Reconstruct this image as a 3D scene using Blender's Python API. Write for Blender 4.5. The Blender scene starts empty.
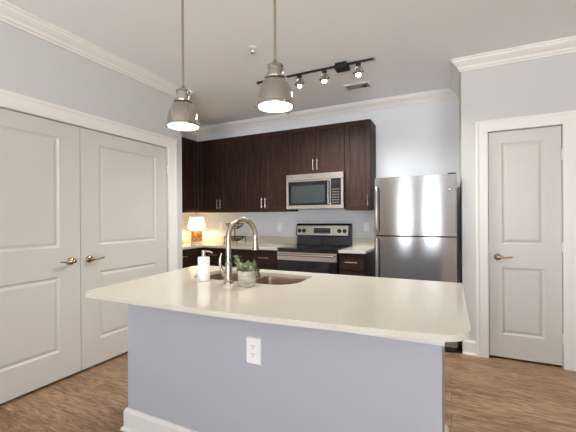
import bpy, bmesh, math, random
from mathutils import Vector, Matrix
random.seed(7)
PI = math.pi
C = bpy.context.scene.collection

# ------------------------------------------------------------------ camera
YAW, ROLL, FPX, HCAM, HY = 0.4488, -0.0059, 336.9, 1.2735, 218.67
cd = bpy.data.cameras.new('camera')
cam = bpy.data.objects.new('camera', cd); C.objects.link(cam)
_d = Vector((-math.sin(YAW), math.cos(YAW), 0)); _r = Vector((math.cos(YAW), math.sin(YAW), 0)); _u = Vector((0, 0, 1))
_r2 = _r*math.cos(ROLL) + _u*math.sin(ROLL); _u2 = -_r*math.sin(ROLL) + _u*math.cos(ROLL)
M = Matrix((_r2, _u2, -_d)).transposed().to_4x4(); M.translation = (0, 0, HCAM)
cam.matrix_world = M
cd.sensor_width = 36; cd.lens = FPX/576*36; cd.shift_y = (HY-216)/576; cd.clip_start = 0.02
bpy.context.scene.camera = cam

# ------------------------------------------------------------------ world, daylight, exposure
w = bpy.data.worlds.new('daylight'); bpy.context.scene.world = w; w.use_nodes = True
bg = w.node_tree.nodes['Background']; bg.inputs[1].default_value = 1
_n = w.node_tree.nodes.new; _l = w.node_tree.links.new       # blue-white sky above, stronger glow added below the horizon to light the ceiling
_tc = _n('ShaderNodeTexCoord'); _sx = _n('ShaderNodeSeparateXYZ'); _rp = _n('ShaderNodeValToRGB'); _mr = _n('ShaderNodeMapRange')
_l(_tc.outputs['Generated'], _sx.inputs[0]); _l(_sx.outputs[2], _mr.inputs[0]); _mr.inputs[1].default_value = -.05; _mr.inputs[2].default_value = .05
_l(_mr.outputs[0], _rp.inputs[0]); _l(_rp.outputs[0], bg.inputs[0])
_rp.color_ramp.elements[0].color = (13, 13.6, 14.2, 1); _rp.color_ramp.elements[1].color = (2.3, 2.8, 3.6, 1)
vs = bpy.context.scene.view_settings
vs.view_transform = 'Standard'; vs.look = 'None'; vs.gamma = 1; vs.use_curve_mapping = False; vs.exposure = 0.71

# room measures (metres)
XL, YR, YB, XK, XC, H = -2.762, 3.55, 4.30, -3.73, 0.098, 2.74
YREAR, XR = -4.2, 2.7
WIN = [(-1.75, -1.15), (-0.55, 0.15), (1.65, 2.45)]    # rear wall windows
WZ0, WZ1 = 0.06, 2.45
WRY = [(-3.4, -2.4)]                                     # right wall windows

sl = bpy.data.lights.new('sun', 'SUN'); sl.energy = 30; sl.angle = .01; sl.color = (.95, .97, 1)
so = bpy.data.objects.new('sun', sl); C.objects.link(so); so.rotation_euler = Vector((-.30, .62, -1)).to_track_quat('-Z', 'Y').to_euler()
bpy.context.scene.cycles.diffuse_bounces = 8
def portal(loc, rot, sx, sy):
    l = bpy.data.lights.new('window_portal', 'AREA'); l.shape = 'RECTANGLE'; l.size = sx; l.size_y = sy
    l.cycles.is_portal = True
    o = bpy.data.objects.new('window_portal', l); C.objects.link(o); o.location = loc; o.rotation_euler = rot
for a, b in WIN: portal(((a+b)/2, YREAR-0.1, (WZ0+WZ1)/2), (PI/2, 0, 0), b-a, WZ1-WZ0)
for a, b in WRY: portal((XR+0.1, (a+b)/2, (WZ0+WZ1)/2), (PI/2, 0, PI/2), b-a, WZ1-WZ0)

# ------------------------------------------------------------------ materials
def lin(c):
    if isinstance(c, str): c = tuple(int(c[i:i+2], 16)/255 for i in (0, 2, 4))
    return tuple(x/12.92 if x <= .04045 else ((x+.055)/1.055)**2.4 for x in c) + (1,)
def mat(name, col, rough=.5, metal=0, spec=.5, emis=None, es=0, bump=None, coat=0, **kw):
    m = bpy.data.materials.new(name); m.use_nodes = True; nt = m.node_tree; b = nt.nodes['Principled BSDF']
    b.inputs['Base Color'].default_value = lin(col); b.inputs['Roughness'].default_value = rough
    b.inputs['Metallic'].default_value = metal; b.inputs['Specular IOR Level'].default_value = spec
    b.inputs['Coat Weight'].default_value = coat
    if emis: b.inputs['Emission Color'].default_value = lin(emis); b.inputs['Emission Strength'].default_value = es
    if bump:
        sc, st, stretch = bump
        tc = nt.nodes.new('ShaderNodeTexCoord'); mp = nt.nodes.new('ShaderNodeMapping'); mp.inputs['Scale'].default_value = stretch
        n = nt.nodes.new('ShaderNodeTexNoise'); n.inputs['Scale'].default_value = sc
        bp = nt.nodes.new('ShaderNodeBump'); bp.inputs['Strength'].default_value = st; bp.inputs['Distance'].default_value = .002
        nt.links.new(tc.outputs['Object'], mp.inputs[0]); nt.links.new(mp.outputs[0], n.inputs['Vector'])
        nt.links.new(n.outputs['Fac'], bp.inputs['Height']); nt.links.new(bp.outputs[0], b.inputs['Normal'])
    return m
def tex_mix(m, c1, c2, scale, stretch=(1, 1, 1), lo=.35, hi=.65, detail=6):
    """noise-driven colour between c1 and c2"""
    nt = m.node_tree; b = nt.nodes['Principled BSDF']
    tc = nt.nodes.new('ShaderNodeTexCoord'); mp = nt.nodes.new('ShaderNodeMapping'); mp.inputs['Scale'].default_value = stretch
    n = nt.nodes.new('ShaderNodeTexNoise'); n.inputs['Scale'].default_value = scale; n.inputs['Detail'].default_value = detail
    r = nt.nodes.new('ShaderNodeValToRGB'); r.color_ramp.elements[0].position = lo; r.color_ramp.elements[1].position = hi
    r.color_ramp.elements[0].color = lin(c1); r.color_ramp.elements[1].color = lin(c2)
    nt.links.new(tc.outputs['Object'], mp.inputs[0]); nt.links.new(mp.outputs[0], n.inputs['Vector'])
    nt.links.new(n.outputs['Fac'], r.inputs[0]); nt.links.new(r.outputs[0], b.inputs['Base Color'])
    return m
def tangent_z(m, an=.85, rot=0.0):
    nt = m.node_tree; b = nt.nodes['Principled BSDF']; b.inputs['Anisotropic'].default_value = an
    t = nt.nodes.new('ShaderNodeTangent'); t.direction_type = 'RADIAL'; t.axis = 'Z'
    nt.links.new(t.outputs[0], b.inputs['Tangent']); b.inputs['Anisotropic Rotation'].default_value = rot
    return m

wall_m = mat('wall_paint', 'c8c7c4', .85, bump=(220, .08, (1, 1, 1)))
lit_wall_m = mat('wall_paint_lit', 'dddfe2', .8, bump=(220, .08, (1, 1, 1)))  # same wall paint made paler, kitchen light put into the colour
ceil_m = mat('ceiling_paint', 'f1f3f4', .9, bump=(150, .06, (1, 1, 1)))
trim_m = mat('white_trim', 'e5e2dc', .4)
door_m = mat('door_paint', 'cbc7c0', .38)
base_m = mat('island_paint', 'b2b5bc', .6)
cab_m = tex_mix(mat('espresso_wood', '2c1d17', .55, spec=.22), '21140f', '3f2b22', 7, (9, 9, .55), .3, .7)
cabside_m = tex_mix(mat('espresso_side', '2c1d17', .55, spec=.22), '241813', '3a2b23', 7, (9, 9, .55), .3, .7)
quartz_m = tex_mix(mat('cream_quartz', 'e6ddcb', .12, spec=.6), 'c6c0b2', 'cfcabe', 180, (1, 1, 1), .35, .65, 2)
steel_m = tangent_z(mat('brushed_steel', '9a9896', .17, 1), .85, .25)
steel2_m = mat('satin_steel', 'c4beb5', .26, 1)
chrome_m = mat('polished_nickel', 'b3aca3', .1, 1, bump=(60, .12, (1, 1, 1)))
nickel_m = mat('brushed_nickel', 'b5a99a', .24, 1)
brass_m = mat('aged_nickel', 'b09a80', .2, 1)
pull_m = mat('satin_pull', 'd0c8be', .3, 1)
black_m = mat('black_enamel', '141312', .25)
glass_m = mat('black_glass', '090a0c', .06, spec=.6)
blkpl_m = mat('black_plastic', '1b1a1a', .45)
dark_m = mat('dark_gap', '0c0b0a', .9)  # near-black for the fridge gasket and for shade painted behind doors
white_m = mat('white_plastic', 'f4f4f3', .35)
slot_m = mat('slot', '3a3836', .6)
ceramic_m = mat('white_ceramic', 'f0efec', .3)
sink_m = mat('sink_steel', 'ab9784', .34, 1)
hole_m = mat('plaster_white', 'e8e4da', .7)
concrete_m = tex_mix(mat('pot_stone', 'b9b4a2', .85, bump=(60, .5, (1, 1, 5))), 'a49f8c', 'cbc6b4', 18, (1, 1, 4))
leaf_m = tex_mix(mat('succulent_leaf', '5b6f4c', .5), '3f4f35', '8c9a70', 30)
leaf3_m = tex_mix(mat('pale_leaf', '8b9a72', .5), '7d8d62', 'b9c198', 30)
leaf2_m = tex_mix(mat('dark_leaf', '3d4c2b', .5), '2c3a20', '5b6a3c', 30)
soil_m = mat('soil', '2a211a', .95)
bronze_m = mat('dark_bronze_wire', '33221a', .5, .2)
carve_m = mat('carved_wood', '8a5a35', .6)
tex_mix(carve_m, '5c3217', 'b98452', 28, (1, 1, 1), .4, .6, 3)
shade_m = mat('linen_shade', 'fff3da', .8, emis='ffe9c2', es=1.3)
bulb_m = mat('bulb_glow', 'ffffff', .5, emis='fff1dc', es=28)
disc_m = mat('pendant_glow', 'ffffff', .5, emis='fff4e4', es=7)
rubber_m = mat('track_black', '191716', .4)

def floor_mat():
    m = mat('vinyl_plank', '8a6f56', .36); nt = m.node_tree; b = nt.nodes['Principled BSDF']; N = nt.nodes.new; L = nt.links.new
    tc = N('ShaderNodeTexCoord')
    br = N('ShaderNodeTexBrick'); br.inputs['Scale'].default_value = 1; br.inputs['Brick Width'].default_value = 1.22
    br.inputs['Row Height'].default_value = .152; br.inputs['Mortar Size'].default_value = .0012; br.inputs['Mortar Smooth'].default_value = .3
    br.inputs['Color1'].default_value = (0, 0, 0, 1); br.inputs['Color2'].default_value = (1, 1, 1, 1); br.inputs['Mortar'].default_value = (.5, .5, .5, 1)
    br.offset = .37; br.inputs['Bias'].default_value = 0
    L(tc.outputs['Object'], br.inputs['Vector'])
    # shift grain per plank
    sep = N('ShaderNodeVectorMath'); sep.operation = 'MULTIPLY_ADD'
    comb = N('ShaderNodeCombineXYZ'); L(br.outputs['Color'], comb.inputs[0]); L(br.outputs['Color'], comb.inputs[1])
    L(comb.outputs[0], sep.inputs[0]); sep.inputs[1].default_value = (7.3, 3.1, 0); L(tc.outputs['Object'], sep.inputs[2])
    def noise(scale, st, det):
        mp = N('ShaderNodeMapping'); mp.inputs['Scale'].default_value = st; L(sep.outputs[0], mp.inputs[0])
        n = N('ShaderNodeTexNoise'); n.inputs['Scale'].default_value = scale; n.inputs['Detail'].default_value = det; n.inputs['Distortion'].default_value = .7
        L(mp.outputs[0], n.inputs['Vector']); return n
    n1 = noise(12, (.8, 5.5, 1), 12); n2 = noise(2.2, (.9, 3, 1), 5)
    r1 = N('ShaderNodeValToRGB'); e = r1.color_ramp.elements; e[0].position = .26; e[1].position = .74
    e[0].color = lin('6a523e'); e[1].color = lin('c8a882'); k = e.new(.5); k.color = lin('a38262')
    L(n1.outputs['Fac'], r1.inputs[0])
    r2 = N('ShaderNodeValToRGB'); r2.color_ramp.elements[0].position = .3; r2.color_ramp.elements[1].position = .7
    r2.color_ramp.elements[0].color = lin('a39488'); r2.color_ramp.elements[1].color = (1, .98, .95, 1)
    L(n2.outputs['Fac'], r2.inputs[0])
    mx = N('ShaderNodeMix'); mx.data_type = 'RGBA'; mx.blend_type = 'MULTIPLY'; mx.inputs[0].default_value = .7
    L(r1.outputs[0], mx.inputs[6]); L(r2.outputs[0], mx.inputs[7])
    mx2 = N('ShaderNodeMix'); mx2.data_type = 'RGBA'; mx2.blend_type = 'MIX'
    L(br.outputs['Fac'], mx2.inputs[0]); L(mx.outputs[2], mx2.inputs[6]); mx2.inputs[7].default_value = lin('3a2b20')
    L(mx2.outputs[2], b.inputs['Base Color'])
    bp = N('ShaderNodeBump'); bp.inputs['Strength'].default_value = .12; bp.inputs['Distance'].default_value = .002
    L(n1.outputs['Fac'], bp.inputs['Height']); L(bp.outputs[0], b.inputs['Normal'])
    return m
floor_m = floor_mat()

# ------------------------------------------------------------------ mesh helpers
class MB:
    def __init__(s, T=None): s.bm = bmesh.new(); s.T = T or Matrix()
    def v(s, p): return s.bm.verts.new(s.T @ Vector(p))
    def f(s, vs_):
        try: return s.bm.faces.new(vs_)
        except ValueError: return None
    def box(s, x0, x1, y0, y1, z0, z1):
        c = [s.v((x, y, z)) for z in (z0, z1) for x, y in ((x0, y0), (x1, y0), (x1, y1), (x0, y1))]
        for q in ((3, 2, 1, 0), (4, 5, 6, 7), (0, 1, 5, 4), (1, 2, 6, 5), (2, 3, 7, 6), (3, 0, 4, 7)): s.f([c[i] for i in q])
        return s
    def loops(s, ls, cap0=True, cap1=True, closed=False):
        R = [[s.v(p) for p in l] for l in ls]; n = len(R[0])
        pairs = list(zip(R, R[1:])) + ([(R[-1], R[0])] if closed else [])
        for a, b in pairs:
            for i in range(n): s.f([a[i], a[(i+1) % n], b[(i+1) % n], b[i]])
        if not closed:
            if cap0: s.f(R[0][::-1])
            if cap1: s.f(R[-1])
        return s
    def lathe(s, prof, c=(0, 0, 0), n=32, axis='z', cap0=True, cap1=True):
        ls = []
        for r, h in prof:
            l = []
            for i in range(n):
                a = 2*PI*i/n; x, y = r*math.cos(a), r*math.sin(a)
                p = {'z': (x, y, h), 'y': (x, h, y), 'x': (h, x, y)}[axis]
                l.append((c[0]+p[0], c[1]+p[1], c[2]+p[2]))
            ls.append(l)
        return s.loops(ls, cap0, cap1)
    def tube(s, pts, r, n=10, closed=False):
        P = [Vector(p) for p in pts]; m = len(P); rr = r if isinstance(r, (list, tuple)) else [r]*m; ls = []; up = None
        for i in range(m):
            if closed: t = (P[(i+1) % m]-P[i-1])
            else: t = P[min(i+1, m-1)]-P[max(i-1, 0)]
            t.normalize()
            if up is None: up = Vector((0, 0, 1)) if abs(t.z) < .9 else Vector((1, 0, 0))
            a = t.cross(up).normalized(); b = a.cross(t).normalized(); up = b
            ls.append([P[i]+a*math.cos(2*PI*k/n)*rr[i]+b*math.sin(2*PI*k/n)*rr[i] for k in range(n)])
        return s.loops(ls, closed=closed)
    def prism(s, pts, z0, z1):
        return s.loops([[(x, y, z0) for x, y in pts], [(x, y, z1) for x, y in pts]])
    def sphere(s, c, r, n=16, sc=(1, 1, 1)):
        pr = []; m = n//2
        ls = []
        for j in range(1, m):
            a = PI*j/m
            ls.append([(c[0]+sc[0]*r*math.sin(a)*math.cos(2*PI*i/n), c[1]+sc[1]*r*math.sin(a)*math.sin(2*PI*i/n), c[2]-sc[2]*r*math.cos(a)) for i in range(n)])
        return s.loops(ls)
    def build(s, name, m, parent=None, bevel=0, smooth=False, seg=2, props=None, world=None):
        bmesh.ops.recalc_face_normals(s.bm, faces=s.bm.faces)
        off = Vector((0, 0, 0))
        if parent is not None:
            p = parent
            while p is not None: off += p.location; p = p.parent
        elif world is not None: off = Vector(world)
        bmesh.ops.translate(s.bm, verts=s.bm.verts, vec=-off)
        me = bpy.data.meshes.new(name); s.bm.to_mesh(me); s.bm.free()
        if smooth:
            for p in me.polygons: p.use_smooth = True
        me.materials.append(m)
        o = bpy.data.objects.new(name, me); C.objects.link(o)
        if parent is not None: o.parent = parent
        elif world is not None: o.location = world
        if bevel:
            b = o.modifiers.new('bevel', 'BEVEL'); b.width = bevel; b.segments = seg; b.limit_method = 'ANGLE'; b.angle_limit = .6; b.harden_normals = False
        if smooth:
            a = o.modifiers.new('edge', 'EDGE_SPLIT'); a.split_angle = .7
        if props:
            for k, v_ in props.items(): o[k] = v_
        return o
def thing(name, label, cat, loc, group=None):
    o = bpy.data.objects.new(name, None); C.objects.link(o); o.location = loc; o.empty_display_size = .1
    o['label'] = label; o['category'] = cat
    if group: o['group'] = group
    return o
def struct(name, mb, m, bevel=0, **kw):
    o = mb.build(name, m, bevel=bevel, **kw); o['kind'] = 'structure'; return o
def tag(o, label, cat, group=None):
    o['label'] = label; o['category'] = cat
    if group: o['group'] = group
    return o
def copy_tree(o, parent=None):
    c = o.copy(); C.objects.link(c); c.parent = parent
    for ch in list(o.children): copy_tree(ch, c)
    return c
def rrect(x0, x1, y0, y1, rs, n=8):
    """rounded rectangle, rs = radii at (x0,y0),(x1,y0),(x1,y1),(x0,y1)"""
    if not isinstance(rs, (tuple, list)): rs = [rs]*4
    out = []
    for (cx, cy, a0, sx, sy), r in zip(((x0, y0, PI, 1, 1), (x1, y0, 1.5*PI, -1, 1), (x1, y1, 0, -1, -1), (x0, y1, .5*PI, 1, -1)), rs):
        for i in range(n+1):
            a = a0+i/n*PI/2; out.append((cx+sx*r+r*math.cos(a), cy+sy*r+r*math.sin(a)))
    return out
def frame_T(origin, u, v, w_):
    m = Matrix((Vector(u), Vector(v), Vector(w_))).transposed().to_4x4(); m.translation = origin; return m

# ------------------------------------------------------------------ room shell
struct('floor', MB().box(-4.0, XR+.2, YREAR-.2, YB+.2, -.1, 0), floor_m)
struct('ceiling', MB().box(-4.0, XR+.2, YREAR-.2, YB+.2, H, H+.12), ceil_m)
struct('wall_back', MB().box(XK-.12, XC+.0, YB, YB+.12, 0, H), lit_wall_m)
# left closet wall with niches for the pair of doors
DY0, DYM, DY1, DTOP = .829, 1.777, 2.725, 2.05
mb = MB()
mb.box(XK, XL, 2.73, 2.946, 0, H).box(XL-.12, XL, YREAR, DY0-.005, 0, H).box(XL-.12, XL, DY0-.005, 2.73, DTOP, H)
struct('wall_left', mb, wall_m)
struct('wall_closet_shade', MB().box(XL-.16, XL-.121, DY0-.1, 2.8, 0, DTOP+.1), dark_m)  # near-black sheet standing in for the closet's shade under the doors
struct('wall_kitchen_left', MB().box(XK-.12, XK, 2.80, YB, 0, H), wall_m)
# right wall with niche for the pantry door
RX0, RX1 = .317, .847
mb = MB()
mb.box(XC, XC+.1, YR+.12, YB+.12, 0, H).box(XC, RX0-.004, YR, YR+.12, 0, H).box(RX1+.004, XR+.12, YR, YR+.12, 0, H).box(RX0-.004, RX1+.004, YR, YR+.12, DTOP, H)
struct('wall_right', mb, wall_m)
struct('wall_pantry_shade', MB().box(RX0-.05, RX1+.05, YR+.121, YR+.16, 0, DTOP+.1), dark_m)  # dark sheet, shade behind the pantry door put into its colour
def wall_holes(name, T, u0, u1, holes):
    mb = MB(T); prev = u0
    for a, b in holes: mb.box(prev, a, 0, H, 0, .12).box(a, b, 0, WZ0, 0, .12).box(a, b, WZ1, H, 0, .12); prev = b
    mb.box(prev, u1, 0, H, 0, .12); struct(name, mb, wall_m)
Trear = frame_T((0, YREAR, 0), (1, 0, 0), (0, 0, 1), (0, -1, 0))
Tside = frame_T((XR, 0, 0), (0, 1, 0), (0, 0, 1), (1, 0, 0))
wall_holes('wall_rear', Trear, XL-.12, XR+.12, WIN)
wall_holes('wall_living', Tside, YREAR, YR, WRY)
wn = 1
for T, hs in ((Trear, WIN), (Tside, WRY)):
    for a, b in hs:
        mb = MB(T); t = .045
        mb.box(a, a+t, WZ0, WZ1, .03, .09).box(b-t, b, WZ0, WZ1, .03, .09).box(a+t, b-t, WZ0, WZ0+t, .03, .09).box(a+t, b-t, WZ1-t, WZ1, .03, .09).box(a+t, b-t, 1.4, 1.44, .04, .08)
        struct('window_%d' % wn, mb, trim_m, .003); wn += 1

# crown moulding: profile (projection, drop) extruded along a wall
CP = [(0, 0), (.088, 0), (.088, .012), (.078, .016), (.072, .032), (.052, .052), (.034, .066), (.026, .084), (.014, .09), (.014, .105), (0, .105)]
tn = 1
def crown(path, closed=False):
    """path: list of (x,y,nx,ny) where n is the mitre direction scaled"""
    global tn
    mb = MB()
    mb.loops([[(x+nx*p, y+ny*p, H-d-.0005) for p, d in CP] for x, y, nx, ny in path])
    struct('trim_%d' % tn, mb, trim_m); tn += 1
crown([(XL, YREAR, 1, 0), (XL, 2.946, 1, 1), (XK, 2.946, 1, 1), ])
crown([(XK, 2.946, 1, 1), (XK, YB, 1, -1), (XC, YB, -1, -1), (XC, YR, -1, -1), (XR, YR, -1, -1), (XR, YREAR, -1, 0)])

def casing(T, a, b, top, wd):
    """door casing around opening a..b"""
    global tn
    mb = MB(T)
    prof = [(0, 0), (0, .012), (.012, .014), (wd-.03, .018), (wd-.02, .022), (wd, .022), (wd, 0)]
    ls = []
    for (px_, py_, dx, dy) in ((a, 0, -1, 0), (a, top, -1, 1), (b, top, 1, 1), (b, 0, 1, 0)):
        ls.append([(px_+dx*p, py_+dy*p, q) for p, q in prof])
    mb.loops(ls); struct('trim_%d' % tn, mb, trim_m); tn += 1
TL = frame_T((XL, 0, 0), (0, 1, 0), (0, 0, 1), (1, 0, 0))
TR = frame_T((0, YR, 0), (1, 0, 0), (0, 0, 1), (0, -1, 0))
casing(TL, DY0-.006, DY1+.012, DTOP+.004, .112)
casing(TR, RX0-.008, RX1+.008, DTOP+.004, .098)

# baseboards
def bb(name, T, a, b, h=.135):
    mb = MB(T)
    pr = [(0, 0), (.022, 0), (.022, .012), (.014, .022), (.014, h-.02), (.008, h-.006), (.006, h), (0, h)]
    mb.loops([[(a, q, p) for p, q in pr], [(b, q, p) for p, q in pr]]); return mb
struct('baseboard_left', bb('', TL, YREAR, DY0-.12), trim_m)
struct('baseboard_closet', bb('', TL, DY1+.126, 2.946), trim_m)
struct('baseboard_right', bb('', TR, XC, RX0-.108), trim_m)
struct('baseboard_pantry', bb('', TR, RX1+.108, XR), trim_m)
struct('baseboard_back', bb('', frame_T((0, YB, 0), (1, 0, 0), (0, 0, 1), (0, -1, 0)), -.82, XC), trim_m)

# panel doors
def panel_door(name, T, a, b, stile0, stile1, z_rails, depth=-.012):
    """a..b width, molded two-panel door, front face at w=depth"""
    mb = MB(T); th = .035; z0, z1 = .020, DTOP-.006; fz = depth
    mb.box(a, b, z0, z1, fz-th, fz-.009)
    u0, u1 = a+stile0, b-stile1
    mb.box(a, u0, z0, z1, fz-.0095, fz).box(u1, b, z0, z1, fz-.0095, fz)
    zs = [z0]+z_rails+[z1]
    for i in range(0, len(zs), 2): mb.box(u0-.0005, u1+.0005, zs[i], zs[i+1], fz-.0095, fz)
    for i in range(1, len(zs)-1, 2):
        q0, q1 = zs[i], zs[i+1]
        ls = []
        for ins, d in ((0, 0), (.006, -.0045), (.014, -.0085), (.022, -.0088), (.034, -.0045), (.042, -.003)):
            ls.append([(u0+ins, q0+ins, fz+d), (u1-ins, q0+ins, fz+d), (u1-ins, q1-ins, fz+d), (u0+ins, q1-ins, fz+d)])
        mb.loops(ls, cap0=False)
    o = mb.build(name, door_m); o['kind'] = 'structure'; return o
d1 = panel_door('door_1', TL, DY0, DYM-.0025, .165, .165, [.235, .825, 1.055, 1.925])
d2 = panel_door('door_2', TL, DYM+.0025, DY1, .165, .145, [.235, .825, 1.055, 1.925])
d3 = panel_door('door_3', TR, RX0, RX1, .10, .118, [.225, .825, 1.035, 1.94])
def lever(door, T, u, z, sgn, w0=-.012):
    mb = MB(T)
    mb.lathe([(.031, w0), (.031, w0+.006), (.027, w0+.012), (.015, w0+.016), (.012, w0+.045), (.014, w0+.052), (.001, w0+.055)], (u, z, 0), 24)
    mb.tube([(u, z, w0+.048), (u+sgn*.03, z, w0+.05), (u+sgn*.06, z-.002, w0+.052), (u+sgn*.09, z+.003, w0+.05), (u+sgn*.108, z+.006, w0+.046)], [.010, .009, .0075, .0065, .005], 10)
    mb.build('door_handle', brass_m, door, smooth=True)
lever(d1, TL, 1.698, .94, -1); lever(d2, TL, 1.850, .94, 1); lever(d3, TR, .385, .918, 1)
def hinges(door, T, u, zs, w0=-.012):
    for z in zs:
        mb = MB(T); mb.lathe([(.006, -.045), (.007, -.045), (.007, .045), (.006, .045)], (0, 0, 0), 10, 'y')
        bmesh.ops.translate(mb.bm, verts=mb.bm.verts, vec=T.to_3x3() @ Vector((u, z, .004)))
        mb.build('hinge', trim_m, door, smooth=True)
hinges(d2, TL, DY1+.003, [.25, 1.0, 1.81]); hinges(d3, TR, RX1+.003, [.25, 1.02, 1.8]); hinges(d1, TL, DY0, [.25, 1.0, 1.81])
mb = MB(TR); mb.box(RX0-.004, RX0+.001, .89, .945, -.02, -.009); mb.build('latch', nickel_m, d3)

# ------------------------------------------------------------------ island
IX0, IX1, IY0, IY1 = -1.77, -.032, 1.42, 2.05
isl = thing('kitchen_island', 'long light grey painted kitchen island base with white baseboard, under the cream worktop', 'kitchen island', ((IX0+IX1)/2, (IY0+IY1)/2, 0))
mb = MB(); mb.loops([[(x, y, z) for x, y in ((IX0, IY0), (IX1, IY0), (IX1, IY1), (IX0, IY1))] for z in (0, .891)], cap1=False)
mb.loops([[(x, y, z) for x, y in ((IX0+.02, IY0+.02), (IX1-.02, IY0+.02), (IX1-.02, IY1-.02), (IX0+.02, IY1-.02))] for z in (.6, .891)], cap1=False)
mb.bm.verts.ensure_lookup_table(); vv = mb.bm.verts
for i in range(4): j = (i+1) % 4; mb.f([vv[4+i], vv[4+j], vv[12+j], vv[12+i]])
mb.build('body', base_m, isl)
mb = MB()
pr = [(0, .001), (.03, .001), (.03, .012), (.026, .02), (.018, .024), (.018, .112), (.012, .125), (.008, .132), (0, .132)]
mb.loops([[(x+nx*p, y+ny*p, z) for p, z in pr] for x, y, nx, ny in ((IX0, IY1, -1, 0), (IX0, IY0, -1, -1), (IX1, IY0, 1, -1), (IX1, IY1, 1, 0))])
mb.build('baseboard', trim_m, isl)
mb = MB(); mb.loops([[(x+nx*p, y+ny*p, z) for p, z in ((0, .785), (.010, .785), (.010, .8905), (0, .8905))] for x, y, nx, ny in ((IX0, IY1, -1, 0), (IX0, IY0, -1, -1), (IX1, IY0, 1, -1), (IX1, IY1, 1, 0))])
mb.build('top_rail', trim_m, isl)
for k in range(3):                      # doors on the kitchen side
    mb = MB(); x0 = IX0+.03+k*.56; mb.box(x0, x0+.53, IY1-.001, IY1+.018, .13, .86); d = mb.build('door', base_m, isl, .002)
    mb = MB(); mb.tube([(x0+.45, IY1+.04, .65), (x0+.45, IY1+.04, .8)], .005, 8); mb.build('handle', pull_m, d)

# worktop with sink cut-out
SX0, SX1, SY0, SY1 = -1.47, -.765, 1.615, 1.965
outer = rrect(-1.78, .058, 1.062, 2.085, (.04, .09, .012, .08), 8)
outer = [(x + (.125*max(0, 1.47-y)/.40 if x < -1 else 0), y + (.079*(max(0, x+.9)/.9)**1.5 if y < 1.3 else 0)) for x, y in outer]
outer = outer[:9]+[(x, 1.062+.079*(max(0, x+.9)/.9)**1.5) for x in [-1.5+.1*k for k in range(15)]]+outer[9:]
inner = rrect(SX0, SX1, SY0, SY1, (.09, .14, .05, .05), 8)
def slab(outer, inner, z0, z1):
    mb = MB(); bm = mb.bm
    tops = []
    for z in (z1, z0):
        rings = []
        es = []
        for pts in ([outer, inner] if inner else [outer]):
            vs_ = [bm.verts.new((x, y, z)) for x, y in pts]; rings.append(vs_)
            for i in range(len(vs_)): es.append(bm.edges.new((vs_[i], vs_[(i+1) % len(vs_)])))
        if inner: bmesh.ops.triangle_fill(bm, edges=es, use_beauty=True)
        else: bm.faces.new(rings[0])
        tops.append(rings)
    for a, b in zip(tops[0], tops[1]):
        n = len(a)
        for i in range(n): bm.faces.new([a[i], b[i], b[(i+1) % n], a[(i+1) % n]])
    return mb
mb = slab(outer, inner, .892, .914)
tag(mb.build('island_worktop', quartz_m, bevel=.003, world=(-.85, 1.58, .892)), 'large cream quartz worktop on the island with rounded front corners and a sink cut-out', 'worktop')

sk = thing('sink', 'undermount double bowl stainless sink set in the island worktop', 'sink', ((SX0+SX1)/2, (SY0+SY1)/2, .70))
DVX = -1.115
def bowl(x0, x1, rs):
    mb = MB(); ls = []
    for ins, z, k in ((-.012, .8915, 1), (0, .8915, 1), (.004, .86, 1), (.012, .74, .9), (.03, .715, .8), (.08, .708, .5)):
        ls.append([(x, y, z) for x, y in rrect(x0+ins, x1-ins, SY0+ins, SY1-ins, [max(r*k-ins*.3, .01) for r in rs], 6)])
    mb.loops(ls, cap0=False); return mb
b1 = bowl(SX0, DVX-.012, (.09, .05, .05, .05)).build('bowl', sink_m, sk, smooth=True)
b2 = bowl(DVX+.012, SX1, (.05, .14, .05, .05)).build('bowl', sink_m, sk, smooth=True)
for b_, cx in ((b1, (SX0+DVX)/2), (b2, (SX1+DVX)/2)):
    MB().lathe([(.045, .7085), (.045, .711), (.035, .7125), (.03, .7095), (.001, .7095)], (cx, 1.8, 0), 20).build('drain', chrome_m, b_, smooth=True)

# faucet
FX, FY = -1.122, 1.558
fa = thing('faucet', 'tall brushed nickel gooseneck pull-down faucet standing at the sink', 'faucet', (FX, FY, .914))
MB().lathe([(.030, .9145), (.030, .918), (.0275, .925), (.0225, .93), (.0205, 1.0), (.0205, 1.026), (.017, 1.032)], (FX, FY, 0), 24).build('body', nickel_m, fa, smooth=True)
pts = []
R = .102; dx, dy = .28, .96; zc = 1.168
for z in (1.02, 1.06, 1.10, 1.14): pts.append((FX, FY, z))
for i in range(0, 17):
    a = PI*i/16; q = R*(1-math.cos(a)); pts.append((FX+dx*q, FY+dy*q, zc+R*math.sin(a)))
pts.append((FX+dx*2*R, FY+dy*2*R, 1.145))
MB().tube(pts, .0145, 14).build('spout', nickel_m, fa, smooth=True)
ex, ey = FX+dx*2*R, FY+dy*2*R
hd = MB().lathe([(.0155, 1.155), (.0168, 1.15), (.0175, 1.125), (.021, 1.098), (.0215, 1.087), (.018, 1.085)], (ex, ey, 0), 18).build('spray_head', nickel_m, fa, smooth=True)
MB().lathe([(.006, -.0035), (.006, .0)], (0, 0, 0), 10, 'y').box(-.006, .006, -.004, 0, -.018, .018).build('button', blkpl_m, hd).location = (ex-fa.location.x-.0155, ey-fa.location.y-.012, 1.112-.914)
mb = MB(); mb.tube([(FX-.012, FY, .965), (FX-.036, FY-.002, .965)], .013, 14)
mb.tube([(FX-.034, FY-.002, .965), (FX-.048, FY-.003, .99), (FX-.056, FY-.003, 1.02), (FX-.055, FY-.003, 1.05), (FX-.045, FY-.003, 1.08)], [.010, .009, .0085, .007, .004], 12)
mb.build('lever', chrome_m, fa, smooth=True)

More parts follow.
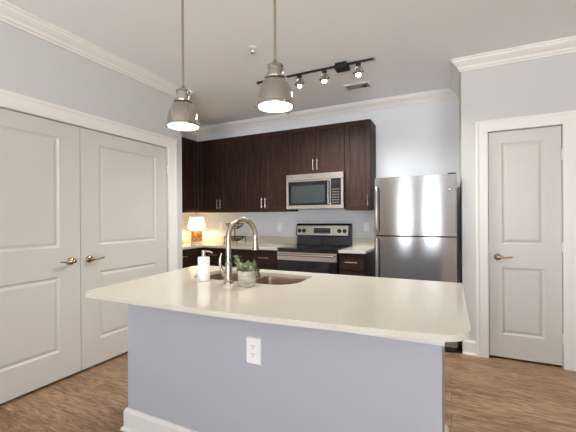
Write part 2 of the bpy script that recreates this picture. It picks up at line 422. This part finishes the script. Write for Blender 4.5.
# soap dispenser
BX, BY = -1.305, 1.567
sp = thing('soap_dispenser', 'white cylindrical soap bottle with a nickel pump on the island worktop', 'soap dispenser', (BX, BY, .914))
MB().lathe([(.032, .9145), (.0345, .917), (.0345, 1.046), (.032, 1.052), (.013, 1.053)], (BX, BY, 0), 28).build('bottle', ceramic_m, sp, smooth=True)
mb = MB(); mb.lathe([(.0135, 1.053), (.0135, 1.062), (.011, 1.064), (.011, 1.078), (.0135, 1.08), (.0135, 1.09), (.002, 1.091)], (BX, BY, 0), 18)
mb.tube([(BX, BY, 1.086), (BX+.03, BY+.005, 1.086), (BX+.05, BY+.008, 1.081), (BX+.058, BY+.009, 1.074)], [.006, .0055, .005, .0045], 8)
mb.build('pump', nickel_m, sp, smooth=True)

# potted succulent
PX, PY = -.99, 1.54
pp = thing('potted_succulent', 'small succulent in a round ribbed stone coloured pot beside the faucet', 'potted plant', (PX, PY, .914))
prof = [(.044, .9145)]
for i in range(12):
    z = .919+i*.0062; prof += [(.0475, z), (.0462, z+.003)]
prof += [(.0475, .995), (.042, .996), (.041, .982)]
MB().lathe(prof, (PX, PY, 0), 32, cap1=False).build('pot', concrete_m, pp, smooth=True)
MB().lathe([(.0415, .980), (.0415, .984), (.02, .988), (.001, .989)], (PX, PY, 0), 20).build('soil', soil_m, pp)
def leafmesh(mb, base, d, L, wd):
    d = d.normalized(); s_ = d.cross(Vector((0, 0, 1)));
    if s_.length < .1: s_ = Vector((1, 0, 0))
    s_.normalize(); n = s_.cross(d).normalized(); ls = []
    for t, wk in ((0, .45), (.3, .9), (.55, 1), (.8, .7), (1, .08)):
        c = base+d*(L*t)+Vector((0, 0, .12*L*t*t)); q = wd*wk
        ls.append([c+s_*q*math.cos(a)+n*q*.45*math.sin(a) for a in [2*PI*k/6 for k in range(6)]])
    mb.loops(ls)
def rosette(c, n, L, axis, tall=.0, wd=.006):
    mb = MB(); axis = axis.normalized()
    for i in range(n):
        t = i/(n-1); a = i*2.4; el = .15+1.15*t
        q = Vector((math.cos(a)*math.cos(el), math.sin(a)*math.cos(el), math.sin(el)))
        rot = Vector((0, 0, 1)).rotation_difference(axis); q = rot @ q
        leafmesh(mb, Vector(c)+axis*(tall*t), q, L*(.75+.35*random.random())*(1-.25*t), wd)
    return mb
specs = [((-.026, .0, .985), 34, .042, (-.5, -.1, 1), .075, leaf_m, .0042), ((.004, -.018, .985), 24, .040, (.0, -.3, 1), .03, leaf_m, .0055), ((.016, .012, .985), 28, .040, (.4, .2, 1), .042, leaf_m, .0048), ((.024, -.012, .985), 20, .030, (.6, -.2, 1), .025, leaf3_m, .0045), ((-.008, -.02, .985), 20, .030, (-.3, -.4, 1), .05, leaf3_m, .004),
         ((-.005, .016, .985), 24, .03, (-.1, .3, 1), .045, leaf_m, .0045), ((-.03, -.015, .988), 14, .026, (-.8, -.4, .7), .01, leaf2_m, .004)]
for (ox, oy, oz), n, L, ax, tall, m_, wd in specs:
    rosette((PX+ox, PY+oy, oz), n, L, Vector(ax), tall, wd).build('rosette', m_, pp, smooth=True)
mb = MB()                                # trailing stems down the right side
for k in range(3):
    a = .1+k*.35; P0 = Vector((PX+.03*math.cos(a), PY+.03*math.sin(a), .988))
    st = [P0, P0+Vector((.018, .006, .014)), P0+Vector((.03, .012, .004)), P0+Vector((.034, .014, -.02-.006*k))]
    mb.tube(st, .0015, 6)
    for i in range(26):
        t = .2+.8*i/25; j = min(int(t*3), 2); p = st[j].lerp(st[j+1], t*3-j)
        leafmesh(mb, p, Vector((random.uniform(-.6, 1), random.uniform(-1, 1), random.uniform(-.5, .6))), .015, .0035)
mb.build('trailing_stems', leaf2_m, pp, smooth=True)

# electrical plates
def plate(kind, T, u, z, label, cat, hh=.118, ww=.076, group=None):
    """on plane w=0 of T"""
    loc = T @ Vector((u, z, 0))
    t = thing(kind, label, cat, loc, group)
    mb = MB(T); ls = []
    for ins, q in ((0, .0005), (0, .003), (.004, .0065)):
        ls.append([(x, y, q) for x, y in rrect(u-ww/2+ins, u+ww/2-ins, z-hh/2+ins, z+hh/2-ins, .004, 3)])
    mb.loops(ls); mb.build('cover_plate', white_m, t)
    if kind == 'wall_outlet':
        for s_ in (1, -1):
            cz = z+s_*.0195
            mb = MB(T); mb.loops([[(x, y, q) for x, y in rrect(u-.0165, u+.0165, cz-.0145, cz+.0145, .009, 5)] for q in (.0062, .0082)]); f_ = mb.build('socket', white_m, t)
            mb = MB(T)
            for sx in (-1, 1): mb.box(u+sx*.0063-.0013, u+sx*.0063+.0013, cz-.001, cz+.0085, .008, .0087)
            mb.lathe([(.0028, .008), (.0028, .0087)], (u, cz-.0075, 0), 10)
            mb.build('slot', slot_m, f_)
    else:
        mb = MB(T); mb.box(u-.0165, u+.0165, z-.033, z+.033, .006, .0085); mb.build('rocker', white_m, t, .001)
TI = frame_T((0, IY0, 0), (1, 0, 0), (0, 0, 1), (0, -1, 0))
TB = frame_T((0, YB, 0), (1, 0, 0), (0, 0, 1), (0, -1, 0))
plate('wall_outlet', TI, -.875, .626, 'white duplex outlet on the grey front of the island', 'outlet', .13, .082)
plate('light_switch', TB, -2.199, 1.15, 'white wall plate on the backsplash wall just left of the range', 'switch')
plate('light_switch', TB, -.958, 1.165, 'white wall plate between the range and the refrigerator', 'switch')
plate('light_switch', TB, -3.24, 1.165, 'white wall plate beside the lamp in the far corner', 'switch')

# ------------------------------------------------------------------ kitchen cabinets
def shaker(mb, T, u0, u1, z0, z1, w0, th=.019, fr=.055):
    mb.T = T
    mb.box(u0, u0+fr, z0, z1, w0, w0+th).box(u1-fr, u1, z0, z1, w0, w0+th)
    mb.box(u0+fr, u1-fr, z0, z0+fr, w0, w0+th).box(u0+fr, u1-fr, z1-fr, z1, w0, w0+th)
    mb.box(u0+fr-.002, u1-fr+.002, z0+fr-.002, z1-fr+.002, w0, w0+th-.009)
    a, b, c_, d_ = u0+fr, u1-fr, z0+fr, z1-fr; e = .007
    mb.loops([[(a, c_, w0+th-.001), (b, c_, w0+th-.001), (b, d_, w0+th-.001), (a, d_, w0+th-.001)], [(a+e, c_+e, w0+th-.009), (b-e, c_+e, w0+th-.009), (b-e, d_-e, w0+th-.009), (a+e, d_-e, w0+th-.009)]], cap0=False, cap1=False)
def pull(T, u, z, L, parent, vert=True, w0=.019):
    mb = MB(T); h = L/2
    if vert:
        mb.tube([(u, z-h, w0+.03), (u, z+h, w0+.03)], .0055, 8); 
        for s_ in (-1, 1): mb.tube([(u, z+s_*h*.72, w0-.0005), (u, z+s_*h*.72, w0+.03)], .0045, 8)
    else:
        mb.tube([(u-h, z, w0+.03), (u+h, z, w0+.03)], .0055, 8)
        for s_ in (-1, 1): mb.tube([(u+s_*h*.72, z, w0-.0005), (u+s_*h*.72, z, w0+.03)], .0045, 8)
    mb.build('handle', pull_m, parent, smooth=True)
UZ0, UZ1 = 1.372, 2.438
UF = 3.97; UXF = -3.40
TUB = frame_T((0, UF+.019, 0), (1, 0, 0), (0, 0, 1), (0, -1, 0))      # carcass front of back uppers
TUL = frame_T((UXF-.019, 0, 0), (0, 1, 0), (0, 0, 1), (1, 0, 0))
def upper(label, T, carc, doors, z0=UZ0, z1=UZ1):
    """carc=(x0,x1,y0,y1); doors: (u0,u1,handle side or None)"""
    x0, x1, y0, y1 = carc
    t = thing('wall_cabinet', label, 'cabinet', ((x0+x1)/2, (y0+y1)/2, z0))
    MB().box(x0, x1, y0, y1, z0, z1).build('body', cabside_m, t, .001)
    for u0, u1, hs in doors:
        mb = MB(); shaker(mb, T, u0+.0015, u1-.0015, z0+.002, z1-.002, 0.0005)
        d = mb.build('door', cab_m, t, .0012)
        if hs: pull(T, (u0+.028 if hs == 'l' else u1-.028), z0+.115, .135, d)
B = .0008
upper('dark brown wall cabinet on the side wall, leftmost of the wall cabinets', TUL, (XK+.001, UXF-.019, 2.95, UF+.019), [(2.955, 3.45, None), (3.45, 3.95, None)])
upper('dark brown double door wall cabinet above the wire basket, next to the corner', TUB, (UXF-.0186, -2.622-B, UF+.019, YB-.001), [(UXF+.005, -3.01, 'r'), (-3.01, -2.622, 'l')])
upper('dark brown double door wall cabinet immediately left of the microwave', TUB, (-2.622+B, -1.907-B, UF+.019, YB-.001), [(-2.622, -2.268, 'r'), (-2.268, -1.909, 'l')])
upper('short dark brown double door wall cabinet directly above the microwave', TUB, (-1.907+B, -1.145-B, UF+.019, YB-.001), [(-1.905, -1.522, 'r'), (-1.522, -1.147, 'l')], 1.835)
upper('narrow dark brown wall cabinet at the right end, beside the refrigerator', TUB, (-1.145+B, -.838, UF+.019, YB-.001), [(-1.143, -.84, 'r')])

BF = 3.70; BXF = -3.125
TBB = frame_T((0, BF, 0), (1, 0, 0), (0, 0, 1), (0, -1, 0)); TBL = frame_T((BXF, 0, 0), (0, 1, 0), (0, 0, 1), (1, 0, 0))
def basecab(label, T, carc, fronts, toe='y'):
    x0, x1, y0, y1 = carc
    t = thing('base_cabinet', label, 'cabinet', ((x0+x1)/2, (y0+y1)/2, 0))
    mb = MB().box(x0, x1, y0, y1, .1, .882)
    if toe == 'y': mb.box(x0, x1, y0+.07, y1, 0, .1)
    else: mb.box(x0, x1-.07, y0, y1, 0, .1)
    mb.build('body', cabside_m, t, .001)
    for kind, u0, u1, z0, z1 in fronts:
        mb = MB()
        if kind == 'drawer': mb.T = T; mb.box(u0+.002, u1-.002, z0+.002, z1-.002, .0005, .0195); d = mb.build('drawer', cab_m, t, .0015); pull(T, (u0+u1)/2, (z0+z1)/2+.005, .14, d, False)
        else: shaker(mb, T, u0+.002, u1-.002, z0+.002, z1-.002, .0005); d = mb.build('door', cab_m, t, .001); pull(T, u1-.03, z1-.1, .135, d)
basecab('dark brown base cabinet with a top drawer on the side wall under the lamp counter', TBL, (XK+.001, BXF, 2.95, BF-.001), [('drawer', 2.955, 3.655, .70, .87), ('door', 2.955, 3.3, .115, .695), ('door', 3.3, 3.655, .115, .695)], 'x')
basecab('dark brown base cabinet in the corner below the wire basket', TBB, (XK+.001, -2.302, BF+.0, YB-.001), [('drawer', -3.08, -2.70, .70, .87), ('drawer', -2.70, -2.302, .70, .87), ('door', -3.08, -2.70, .115, .695), ('door', -2.70, -2.302, .115, .695)])
basecab('dark brown drawer base cabinet immediately left of the range', TBB, (-2.300, -1.906, BF, YB-.001), [('drawer', -2.300, -1.908, .69, .87), ('drawer', -2.300, -1.908, .40, .685), ('drawer', -2.300, -1.908, .115, .395)])
basecab('narrow dark brown drawer base cabinet between the range and the refrigerator', TBB, (-1.138, -.845, BF, YB-.001), [('drawer', -1.136, -.847, .69, .87), ('drawer', -1.136, -.847, .40, .685), ('drawer', -1.136, -.847, .115, .395)])
# counters with short backsplash
CY = 3.66; CXF = -3.085
def counter(label, outline, splash):
    t = thing('kitchen_counter', label, 'worktop', (outline[0][0], outline[0][1], .883))
    slab(outline, None, .883, .914).build('top', quartz_m, t, .003)
    mb = MB()
    for q in splash: mb.box(*q)
    mb.build('backsplash', quartz_m, t, .002)
counter('cream quartz counter running round the corner left of the range', [(XK+.001, 2.95), (CXF, 2.95), (CXF, CY), (-1.907, CY), (-1.907, YB-.001), (XK+.001, YB-.001)],
        [(XK+.001, -1.907, YB-.021, YB-.001, .9145, 1.016), (XK+.001, XK+.021, 2.95, YB-.0215, .9145, 1.016)])
counter('short cream quartz counter between the range and the refrigerator', [(-1.137, CY), (-.832, CY), (-.832, YB-.001), (-1.137, YB-.001)], [(-1.137, -.832, YB-.021, YB-.001, .9145, 1.016)])

# ------------------------------------------------------------------ range
RA, RB, RYF = -1.902, -1.142, 3.625
rg = thing('range', 'stainless and black freestanding electric range with a raised control panel', 'stove', ((RA+RB)/2, 3.95, 0))
MB().box(RA, RB, RYF+.045, 4.298, .08, .905).box(RA+.03, RB-.03, RYF+.08, 4.28, 0, .08).build('body', black_m, rg, .002)
MB().box(RA, RB, RYF+.005, 4.23, .906, .922).build('cooktop', glass_m, rg, .004)
dr = MB().box(RA+.004, RB-.004, RYF+.005, RYF+.0445, .25, .775).build('oven_door', glass_m, rg, .003)
mb = MB().box(RA+.004, RB-.004, RYF, RYF+.0445, .777, .875); mb.build('door_top_band', steel2_m, dr, .004)
mb = MB(); mb.tube([(RA+.03, RYF-.035, .845), (RB-.03, RYF-.035, .845)], .013, 12)
for s_ in (RA+.06, RB-.06): mb.tube([(s_, RYF, .845), (s_, RYF-.035, .845)], .009, 8)
mb.build('handle', steel2_m, dr, smooth=True)
MB().box(RA+.004, RB-.004, RYF+.008, RYF+.0445, .09, .245).build('storage_drawer', steel2_m, rg, .003)
mb = MB(); mb.loops([[(x, 4.215, .923), (x, 4.225, 1.04), (x, 4.298, 1.04), (x, 4.298, .923)] for x in (RA+.005, RB-.005)]); mb.build('riser', glass_m, rg, .003)
mb = MB(); mb.loops([[(x, 4.19, 1.041), (x, 4.22, 1.192), (x, 4.24, 1.207), (x, 4.298, 1.207), (x, 4.298, 1.041)] for x in (RA, RB)]); bk = mb.build('back_guard', black_m, rg, .006)
ang = math.atan2(.03, .147)
def TPAN(): return frame_T((0, 4.19, 1.041), (1, 0, 0), (0, math.sin(ang), math.cos(ang)), (0, -math.cos(ang), math.sin(ang)))
TP = TPAN()
MB(TP).box(RA+.014, RB-.03, .010, .140, .0005, .004).build('control_panel', steel2_m, bk, .002)
dp = MB(TP).box(-1.64, -1.41, .035, .105, .0045, .0065).build('display', glass_m, bk, .001)
btn_m = mat('button_grey', '77808a', .5)
for i in range(7):
    for j in range(2): MB(TP).box(-1.625+i*.0295, -1.607+i*.0295, .045+j*.035, .052+j*.035, .0067, .0075).build('button', btn_m, dp)
for u in (RA+.052, RA+.118, RB-.148, RB-.078):
    mb = MB(TP); mb.lathe([(.027, .0045), (.027, .010), (.020, .012), (.018, .030), (.001, .031)], (u, .070, 0), 18).box(u-.004, u+.004, .055, .085, .028, .036)
    mb.build('knob', black_m, bk)
for (u, v_, r_) in ((RA+.2, 3.80, .095), (RB-.2, 3.80, .075), (RA+.2, 4.06, .075), (RB-.2, 4.06, .095)):
    mb = MB(); n = 32
    mb.loops([[(u+rr*math.cos(2*PI*i/n), v_+rr*math.sin(2*PI*i/n), .9226) for i in range(n)] for rr in (r_, r_-.004)], False, False); mb.build('burner_ring', slot_m, rg)

# ------------------------------------------------------------------ microwave
MA, MBx, MF = -1.902, -1.146, 3.90
MZ0, MZ1 = 1.395, 1.832
mw = thing('microwave', 'stainless over-the-range microwave with a black glass door', 'microwave', ((MA+MBx)/2, 4.1, MZ0))
MB().box(MA, MBx, MF+.035, YB-.002, MZ0, MZ1).build('body', blkpl_m, mw, .002)
TM = frame_T((MA, MF+.035, MZ0), (1, 0, 0), (0, 0, 1), (0, -1, 0)); W = MBx-MA; Hh = MZ1-MZ0
MB(TM).box(0, W, Hh-.075, Hh, .0005, .035).build('top_band', steel2_m, mw, .003)
mb = MB(TM); mb.box(0, .03, .0, Hh-.077, .0005, .033).box(.565, .60, 0, Hh-.077, .0005, .033).box(.03, .565, 0, .045, .0005, .033).box(.03, .565, Hh-.095, Hh-.077, .0005, .033)
dm = mb.build('door', steel2_m, mw, .002)
MB(TM).box(.03, .565, .045, Hh-.095, .0005, .03).build('door_glass', glass_m, dm)
MB(TM).box(.075, .52, .075, Hh-.145, .0302, .0308).build('window_mesh', mat('micro_window', '34393b', .12), dm)
mb = MB(TM); mb.tube([(.575, .05, .033), (.575, .055, .06), (.575, .12, .068), (.575, Hh-.17, .068), (.575, Hh-.105, .06), (.575, Hh-.1, .033)], .011, 10)
mb.build('handle', steel_m, dm, smooth=True)
cp = MB(TM).box(.602, W-.03, .045, Hh-.077, .0005, .033).box(W-.03, W, 0, Hh-.077, .0005, .030).box(.602, W-.03, 0, .043, .0005, .033).build('control_panel', black_m, mw, .002)
MB(TM).box(W-.0285, W+.0005, 0, Hh-.077, .0305, .034).box(.602, W-.0285, 0, .043, .0335, .035).build('panel_trim', steel2_m, cp)
MB(TM).box(.622, W-.05, Hh-.135, Hh-.105, .0332, .034).build('display', mat('dim_display', '15191a', .3), cp)
key_m = mat('key_grey', '6c6c6b', .5)
for j in range(6):
    for i in range(3):
        MB(TM).box(.622+i*.030, .640+i*.030, .065+j*.032, .078+j*.032, .0332, .0342).build('button', key_m, cp)
for i in range(9): MB(TM).box(.29+i*.009, .295+i*.009, Hh-.045, Hh-.033, .035, .0354).build('vent_slot', slot_m, mw) if i % 2 == 0 else None

# ------------------------------------------------------------------ refrigerator
FA, FB, FYF = -.708, .055, 3.50
FZT = 1.685
fr = thing('refrigerator', 'stainless top-freezer refrigerator in the alcove beside the right wall', 'refrigerator', ((FA+FB)/2, 3.9, 0))
MB().box(FA+.004, FB-.004, FYF+.075, 4.24, .03, FZT-.012).box(FA+.03, FB-.03, FYF+.1, 4.2, 0, .03).build('body', mat('fridge_side', '3b3a39', .5), fr, .004)
def fdoor(z0, z1):
    mb = MB(); n = 14; ls = []
    for t in [0, .008]+[.02+.96*i/n for i in range(n+1)]+[.992, 1]:
        x = FA+(FB-FA)*t; e = min(t, 1-t)
        bul = .009*(1-(2*t-1)**2)
        y = FYF+.02-bul + (.006 if t in (0, 1) else 0)
        ls.append([(x, y, z0), (x, y, z1), (x, FYF+.07, z1), (x, FYF+.07, z0)])
    mb.loops(ls); return mb
ZS = 1.092
for z0, z1 in ((.055, ZS-.006), (ZS+.006, FZT)):
    d = fdoor(z0, z1).build('door', steel_m, fr, smooth=True)
    top = z0 > 1
    a, b = ((z0+.015, z0+.50) if top else (z1-.60, z1-.015))
    mb = MB(); hx = FA+.036
    mb.tube([(hx, FYF+.01, a), (hx, FYF-.03, a+.02), (hx, FYF-.042, a+.06), (hx, FYF-.042, b-.06), (hx, FYF-.03, b-.02), (hx, FYF+.01, b)], .010, 10)
    mb.build('handle', steel2_m, d, smooth=True)
    if top:
        e = MB().lathe([(.014, FYF+.008), (.014, FYF+.003), (.012, FYF+.002)], (FB-.06, 0, 1.54), 20, 'y')
        e = e.build('emblem', black_m, d, smooth=True)
        MB().lathe([(.010, FYF+.003), (.010, FYF+.0005), (.001, FYF)], (FB-.06, 0, 1.54), 20, 'y').build('emblem_face', white_m, e)
MB().box(FA+.01, FB-.01, FYF+.045, FYF+.074, ZS-.006, ZS+.006).box(FA+.012, FB-.012, FYF+.06, FYF+.074, .06, FZT-.01).build('gasket', dark_m, fr)
MB().box(FB-.075, FB-.005, FYF+.01, FYF+.07, FZT, FZT+.012).build('hinge_cover', blkpl_m, fr, .002)
mb = MB().box(FB-.07, FB-.002, FYF-.001, FYF+.03, ZS-.005, ZS+.005); mb.build('hinge', blkpl_m, fr)
MB().box(FA+.01, FB-.01, FYF+.04, FYF+.07, .005, .05).build('kick_grille', blkpl_m, fr, .002)

# ------------------------------------------------------------------ things on the far counter
LX, LY = -3.45, 3.985
tl = thing('table_lamp', 'lit table lamp with a white tapered shade on a carved wooden block base', 'lamp', (LX, LY, .914))
MB().box(LX-.07, LX+.07, LY-.055, LY+.055, .9145, .935).build('plinth', hole_m, tl, .003)
MB().box(LX-.07, LX+.07, LY-.055, LY+.055, 1.10, 1.115).build('top_plate', hole_m, tl, .003)
MB().box(LX-.068, LX+.068, LY-.05, LY+.05, .935, 1.10).build('carved_block', carve_m, tl, .003)
MB().lathe([(.012, 1.105), (.012, 1.15), (.02, 1.155), (.02, 1.19), (.001, 1.2)], (LX, LY, 0), 14).build('socket', brass_m, tl, smooth=True)
mb = MB().lathe([(.138, 1.128), (.102, 1.305), (.100, 1.305), (.136, 1.128)], (LX, LY, 0), 36, cap0=False, cap1=False); mb.build('lamp_shade', shade_m, tl, smooth=True)
MB().sphere((LX, LY, 1.225), .03).build('bulb', bulb_m, tl, smooth=True)
l = bpy.data.lights.new('lamp_glow', 'POINT'); l.energy = 12; l.color = (1, .74, .45); l.shadow_soft_size = .04
o = bpy.data.objects.new('lamp_glow', l); C.objects.link(o); o.parent = tl; o.location = (0, 0, .26)

WX, WY = -2.79, 4.03
wb = thing('wire_basket', 'two tier dark wire fruit basket standing on the far counter', 'basket', (WX, WY, .914))
def ring(cx, cy, z, r, sq=False, n=28): return [(cx+r*math.cos(2*PI*i/n), cy+r*math.sin(2*PI*i/n), z) for i in range(n)]
def basket(name, zr, r, dep):
    mb = MB(); mb.tube(ring(WX, WY, zr, r), .006, 6, True); mb.tube(ring(WX, WY, zr-dep*.55, r*.78), .004, 5, True); mb.tube(ring(WX, WY, zr-dep, r*.35), .004, 5, True)
    for i in range(14):
        a = 2*PI*i/14; P = [(WX+r*k*math.cos(a), WY+r*k*math.sin(a), zr-dep*h_) for k, h_ in ((1, 0), (.93, .3), (.78, .55), (.35, 1))]; mb.tube(P, .0034, 5)
    mb.build(name, bronze_m, wb)
basket('lower_basket', 1.02, .135, .06); basket('upper_basket', 1.205, .125, .07)
MB().tube([(WX, WY, .96), (WX, WY, 1.14)], .008, 8).build('centre_pole', bronze_m, wb)
for i in range(4):
    a = PI/4+i*PI/2; c_, s_ = math.cos(a), math.sin(a)
    MB().tube([(WX+.135*c_, WY+.135*s_, 1.02), (WX+.15*c_, WY+.15*s_, 1.022), (WX+.152*c_, WY+.152*s_, 1.0), (WX+.152*c_, WY+.152*s_, .918)], .006, 6).build('leg', bronze_m, wb)

# ------------------------------------------------------------------ pendants
def pendant(x, y, zb):
    t = thing('pendant_light', '', 'pendant light', (x, y, zb), 'pendant lights over the island')
    c = (x, y, 0)
    MB().lathe([(.091, zb), (.098, zb+.001), (.098, zb+.009), (.093, zb+.014), (.0915, zb+.035), (.087, zb+.068), (.078, zb+.10), (.066, zb+.125), (.050, zb+.143), (.048, zb+.14), (.063, zb+.122), (.075, zb+.098), (.084, zb+.066), (.089, zb+.034), (.090, zb+.012)], c, 40, cap0=False, cap1=False).build('shade', chrome_m, t, smooth=True)
    MB().lathe([(.0905, zb+.010), (.0905, zb+.014)], c, 36).build('diffuser', disc_m, t)
    MB().lathe([(.050, zb+.142), (.056, zb+.145), (.057, zb+.152), (.048, zb+.156), (.038, zb+.16), (.038, zb+.205), (.042, zb+.208), (.042, zb+.215), (.030, zb+.222), (.018, zb+.235), (.011, zb+.240), (.009, zb+.25), (.004, zb+.255)], c, 28).build('socket_housing', chrome_m, t, smooth=True)
    for k in range(3):
        a = PI*1.12+k*2*PI/3; cx, cy = math.cos(a), math.sin(a)
        mb = MB(); mb.tube([(x+.094*cx, y+.094*cy, zb+.006), (x+.112*cx, y+.112*cy, zb+.002)], .004, 8); mb.sphere((x+.116*cx, y+.116*cy, zb+.001), .008, 10)
        mb.build('thumb_screw', chrome_m, t, smooth=True)
    for s_ in (-1, 1):
        mb = MB(); mb.tube([(x+s_*.037, y, zb+.165), (x+s_*.046, y, zb+.17), (x+s_*.046, y, zb+.2), (x+s_*.037, y, zb+.205)], .003, 6); mb.build('bracket', chrome_m, t, smooth=True)
    MB().tube([(x, y, zb+.25), (x, y, H-.03)], .0068, 10).build('stem', nickel_m, t, smooth=True)
    MB().lathe([(.012, H-.035), (.055, H-.02), (.06, H-.001)], c, 28).build('canopy', nickel_m, t, smooth=True)
    return t
p1 = pendant(-1.44, 1.55, 1.828)
p1['label'] = 'left polished metal dome pendant, the one hanging nearer the closet doors'
p2 = copy_tree(p1); p2.location = (-.815, 1.55, 1.853)
for ch in p2.children:
    if ch.name.startswith(('stem', 'canopy')):
        bpy_me = ch.data.copy(); ch.data = bpy_me
        for v_ in bpy_me.vertices:
            if v_.co.z > .5: v_.co.z -= .025
p2['label'] = 'right polished metal dome pendant, hanging in front of the ceiling track'
for t in (p1, p2):
    l = bpy.data.lights.new('pendant_lamp', 'SPOT'); l.energy = 4; l.color = (1, .88, .70); l.spot_size = 2.6; l.spot_blend = .6; l.shadow_soft_size = .05
    o = bpy.data.objects.new('pendant_lamp', l); C.objects.link(o); o.parent = t; o.location = (0, 0, -.01)

# ------------------------------------------------------------------ ceiling track
TY = 3.12
tk = thing('track_rail', 'black ceiling track rail with a power feed box above the kitchen', 'track light rail', (-1.25, TY, H-.03))
MB().box(-1.86, -.615, TY-.012, TY+.012, H-.016, H-.0005).build('rail', rubber_m, tk, .002)
MB().box(-.622, -.610, TY-.014, TY+.014, H-.02, H-.0005).build('end_cap', steel2_m, tk, .001)
MB().box(-1.865, -1.853, TY-.014, TY+.014, H-.02, H-.0005).build('end_cap', steel2_m, tk, .001)
MB().box(-.985, -.855, TY-.055, TY+.055, H-.05, H-.0165).box(-.975, -.865, TY-.06, TY+.06, H-.0164, H-.0005).build('power_feed', rubber_m, tk, .003)
def head(x):
    t = thing('spotlight', '', 'track light', (x, TY, H-.023), 'spotlights on the ceiling track')
    z = H-.0165
    MB().box(x-.022, x+.022, TY-.014, TY+.014, z-.028, z).build('adapter', rubber_m, t, .002)
    mb = MB(); mb.tube([(x, TY, z-.026), (x, TY, z-.04)], .006, 8)
    mb.tube([(x-.038, TY, z-.085), (x-.036, TY, z-.06), (x-.018, TY, z-.04), (x, TY, z-.036), (x+.018, TY, z-.04), (x+.036, TY, z-.06), (x+.038, TY, z-.085)], .004, 8); mb.build('yoke', nickel_m, t, smooth=True)
    for s_ in (-1, 1):
        mb = MB(); mb.lathe([(.009, -.005), (.009, .005)], (0, 0, 0), 12, 'x'); bmesh.ops.translate(mb.bm, verts=mb.bm.verts, vec=(x+s_*.043, TY, z-.088)); mb.build('knob', rubber_m, t)
    hd = MB().lathe([(.014, z-.045), (.02, z-.05), (.022, z-.075), (.030, z-.092), (.036, z-.112), (.034, z-.112), (.028, z-.093), (.020, z-.08)], (x, TY, 0), 24, cap1=False).build('spot_shade', chrome_m, t, smooth=True)
    MB().sphere((x, TY, z-.108), .021).build('bulb', bulb_m, hd, smooth=True)
    return t
h1 = head(-1.365); heads = [h1]
for x in (-1.10, -.765): q = copy_tree(h1); q.location.x = x; heads.append(q)
for t, s_ in zip(heads, ('lit spotlight on the ceiling track seen just right of the right pendant', 'middle lit spotlight on the ceiling track, left of the black power feed box', 'lit spotlight on the ceiling track, right of the power feed box by the vent')): t['label'] = s_
for t in heads:
    l = bpy.data.lights.new('spot_lamp', 'SPOT'); l.energy = 40; l.color = (.97, .97, .96); l.spot_size = 2.7; l.spot_blend = .8; l.shadow_soft_size = .03
    o = bpy.data.objects.new('spot_lamp', l); C.objects.link(o); o.parent = t; o.location = (0, 0, -.135)

# ceiling vent and sprinkler
vt = thing('ceiling_vent', 'white rectangular air vent in the ceiling behind the track', 'vent', (-.915, 3.70, H))
x0, x1, y0, y1 = -1.06, -.77, 3.61, 3.79
mb = MB(); ls = []
for ins, z in ((0, H-.0005), (0, H-.004), (.012, H-.012), (.022, H-.012), (.024, H-.003)):
    ls.append([(x0+ins, y0+ins, z), (x1-ins, y0+ins, z), (x1-ins, y1-ins, z), (x0+ins, y1-ins, z)])
mb.loops(ls, cap0=False, cap1=False).build('frame', trim_m, vt)
MB().box(x0+.024, x1-.024, y0+.024, y1-.024, H-.003, H-.0005).build('backing', mat('vent_grey', 'b5b2ae', .6), vt)
for k in range(7):
    mb = MB(); yy = y0+.030+k*.0185; mb.loops([[(x, yy, H-.012), (x, yy+.002, H-.012), (x, yy+.016, H-.004), (x, yy+.014, H-.004)] for x in (x0+.024, x1-.024)]); mb.build('slat', trim_m, vt)
MB().box(-.865, -.82, 3.66, 3.74, H-.0145, H-.0125).build('damper', slot_m, vt)
sp = thing('sprinkler_head', 'small white sprinkler head on the ceiling left of the right pendant stem', 'sprinkler', (-1.518, 2.472, H))
MB().lathe([(.001, H-.0005), (.034, H-.0005), (.034, H-.004), (.014, H-.010), (.001, H-.010)], (-1.518, 2.472, 0), 24).build('escutcheon', white_m, sp, smooth=True)
mb = MB().lathe([(.007, H-.010), (.006, H-.03), (.003, H-.034), (.003, H-.044), (.015, H-.045), (.015, H-.047)], (-1.518, 2.472, 0), 12); mb.build('deflector', steel2_m, sp, smooth=True)
for s_ in (-1, 1): MB().tube([(-1.518+s_*.006, 2.472, H-.022), (-1.518+s_*.011, 2.472, H-.032), (-1.518, 2.472, H-.044)], .002, 6).build('frame_arm', steel2_m, sp)
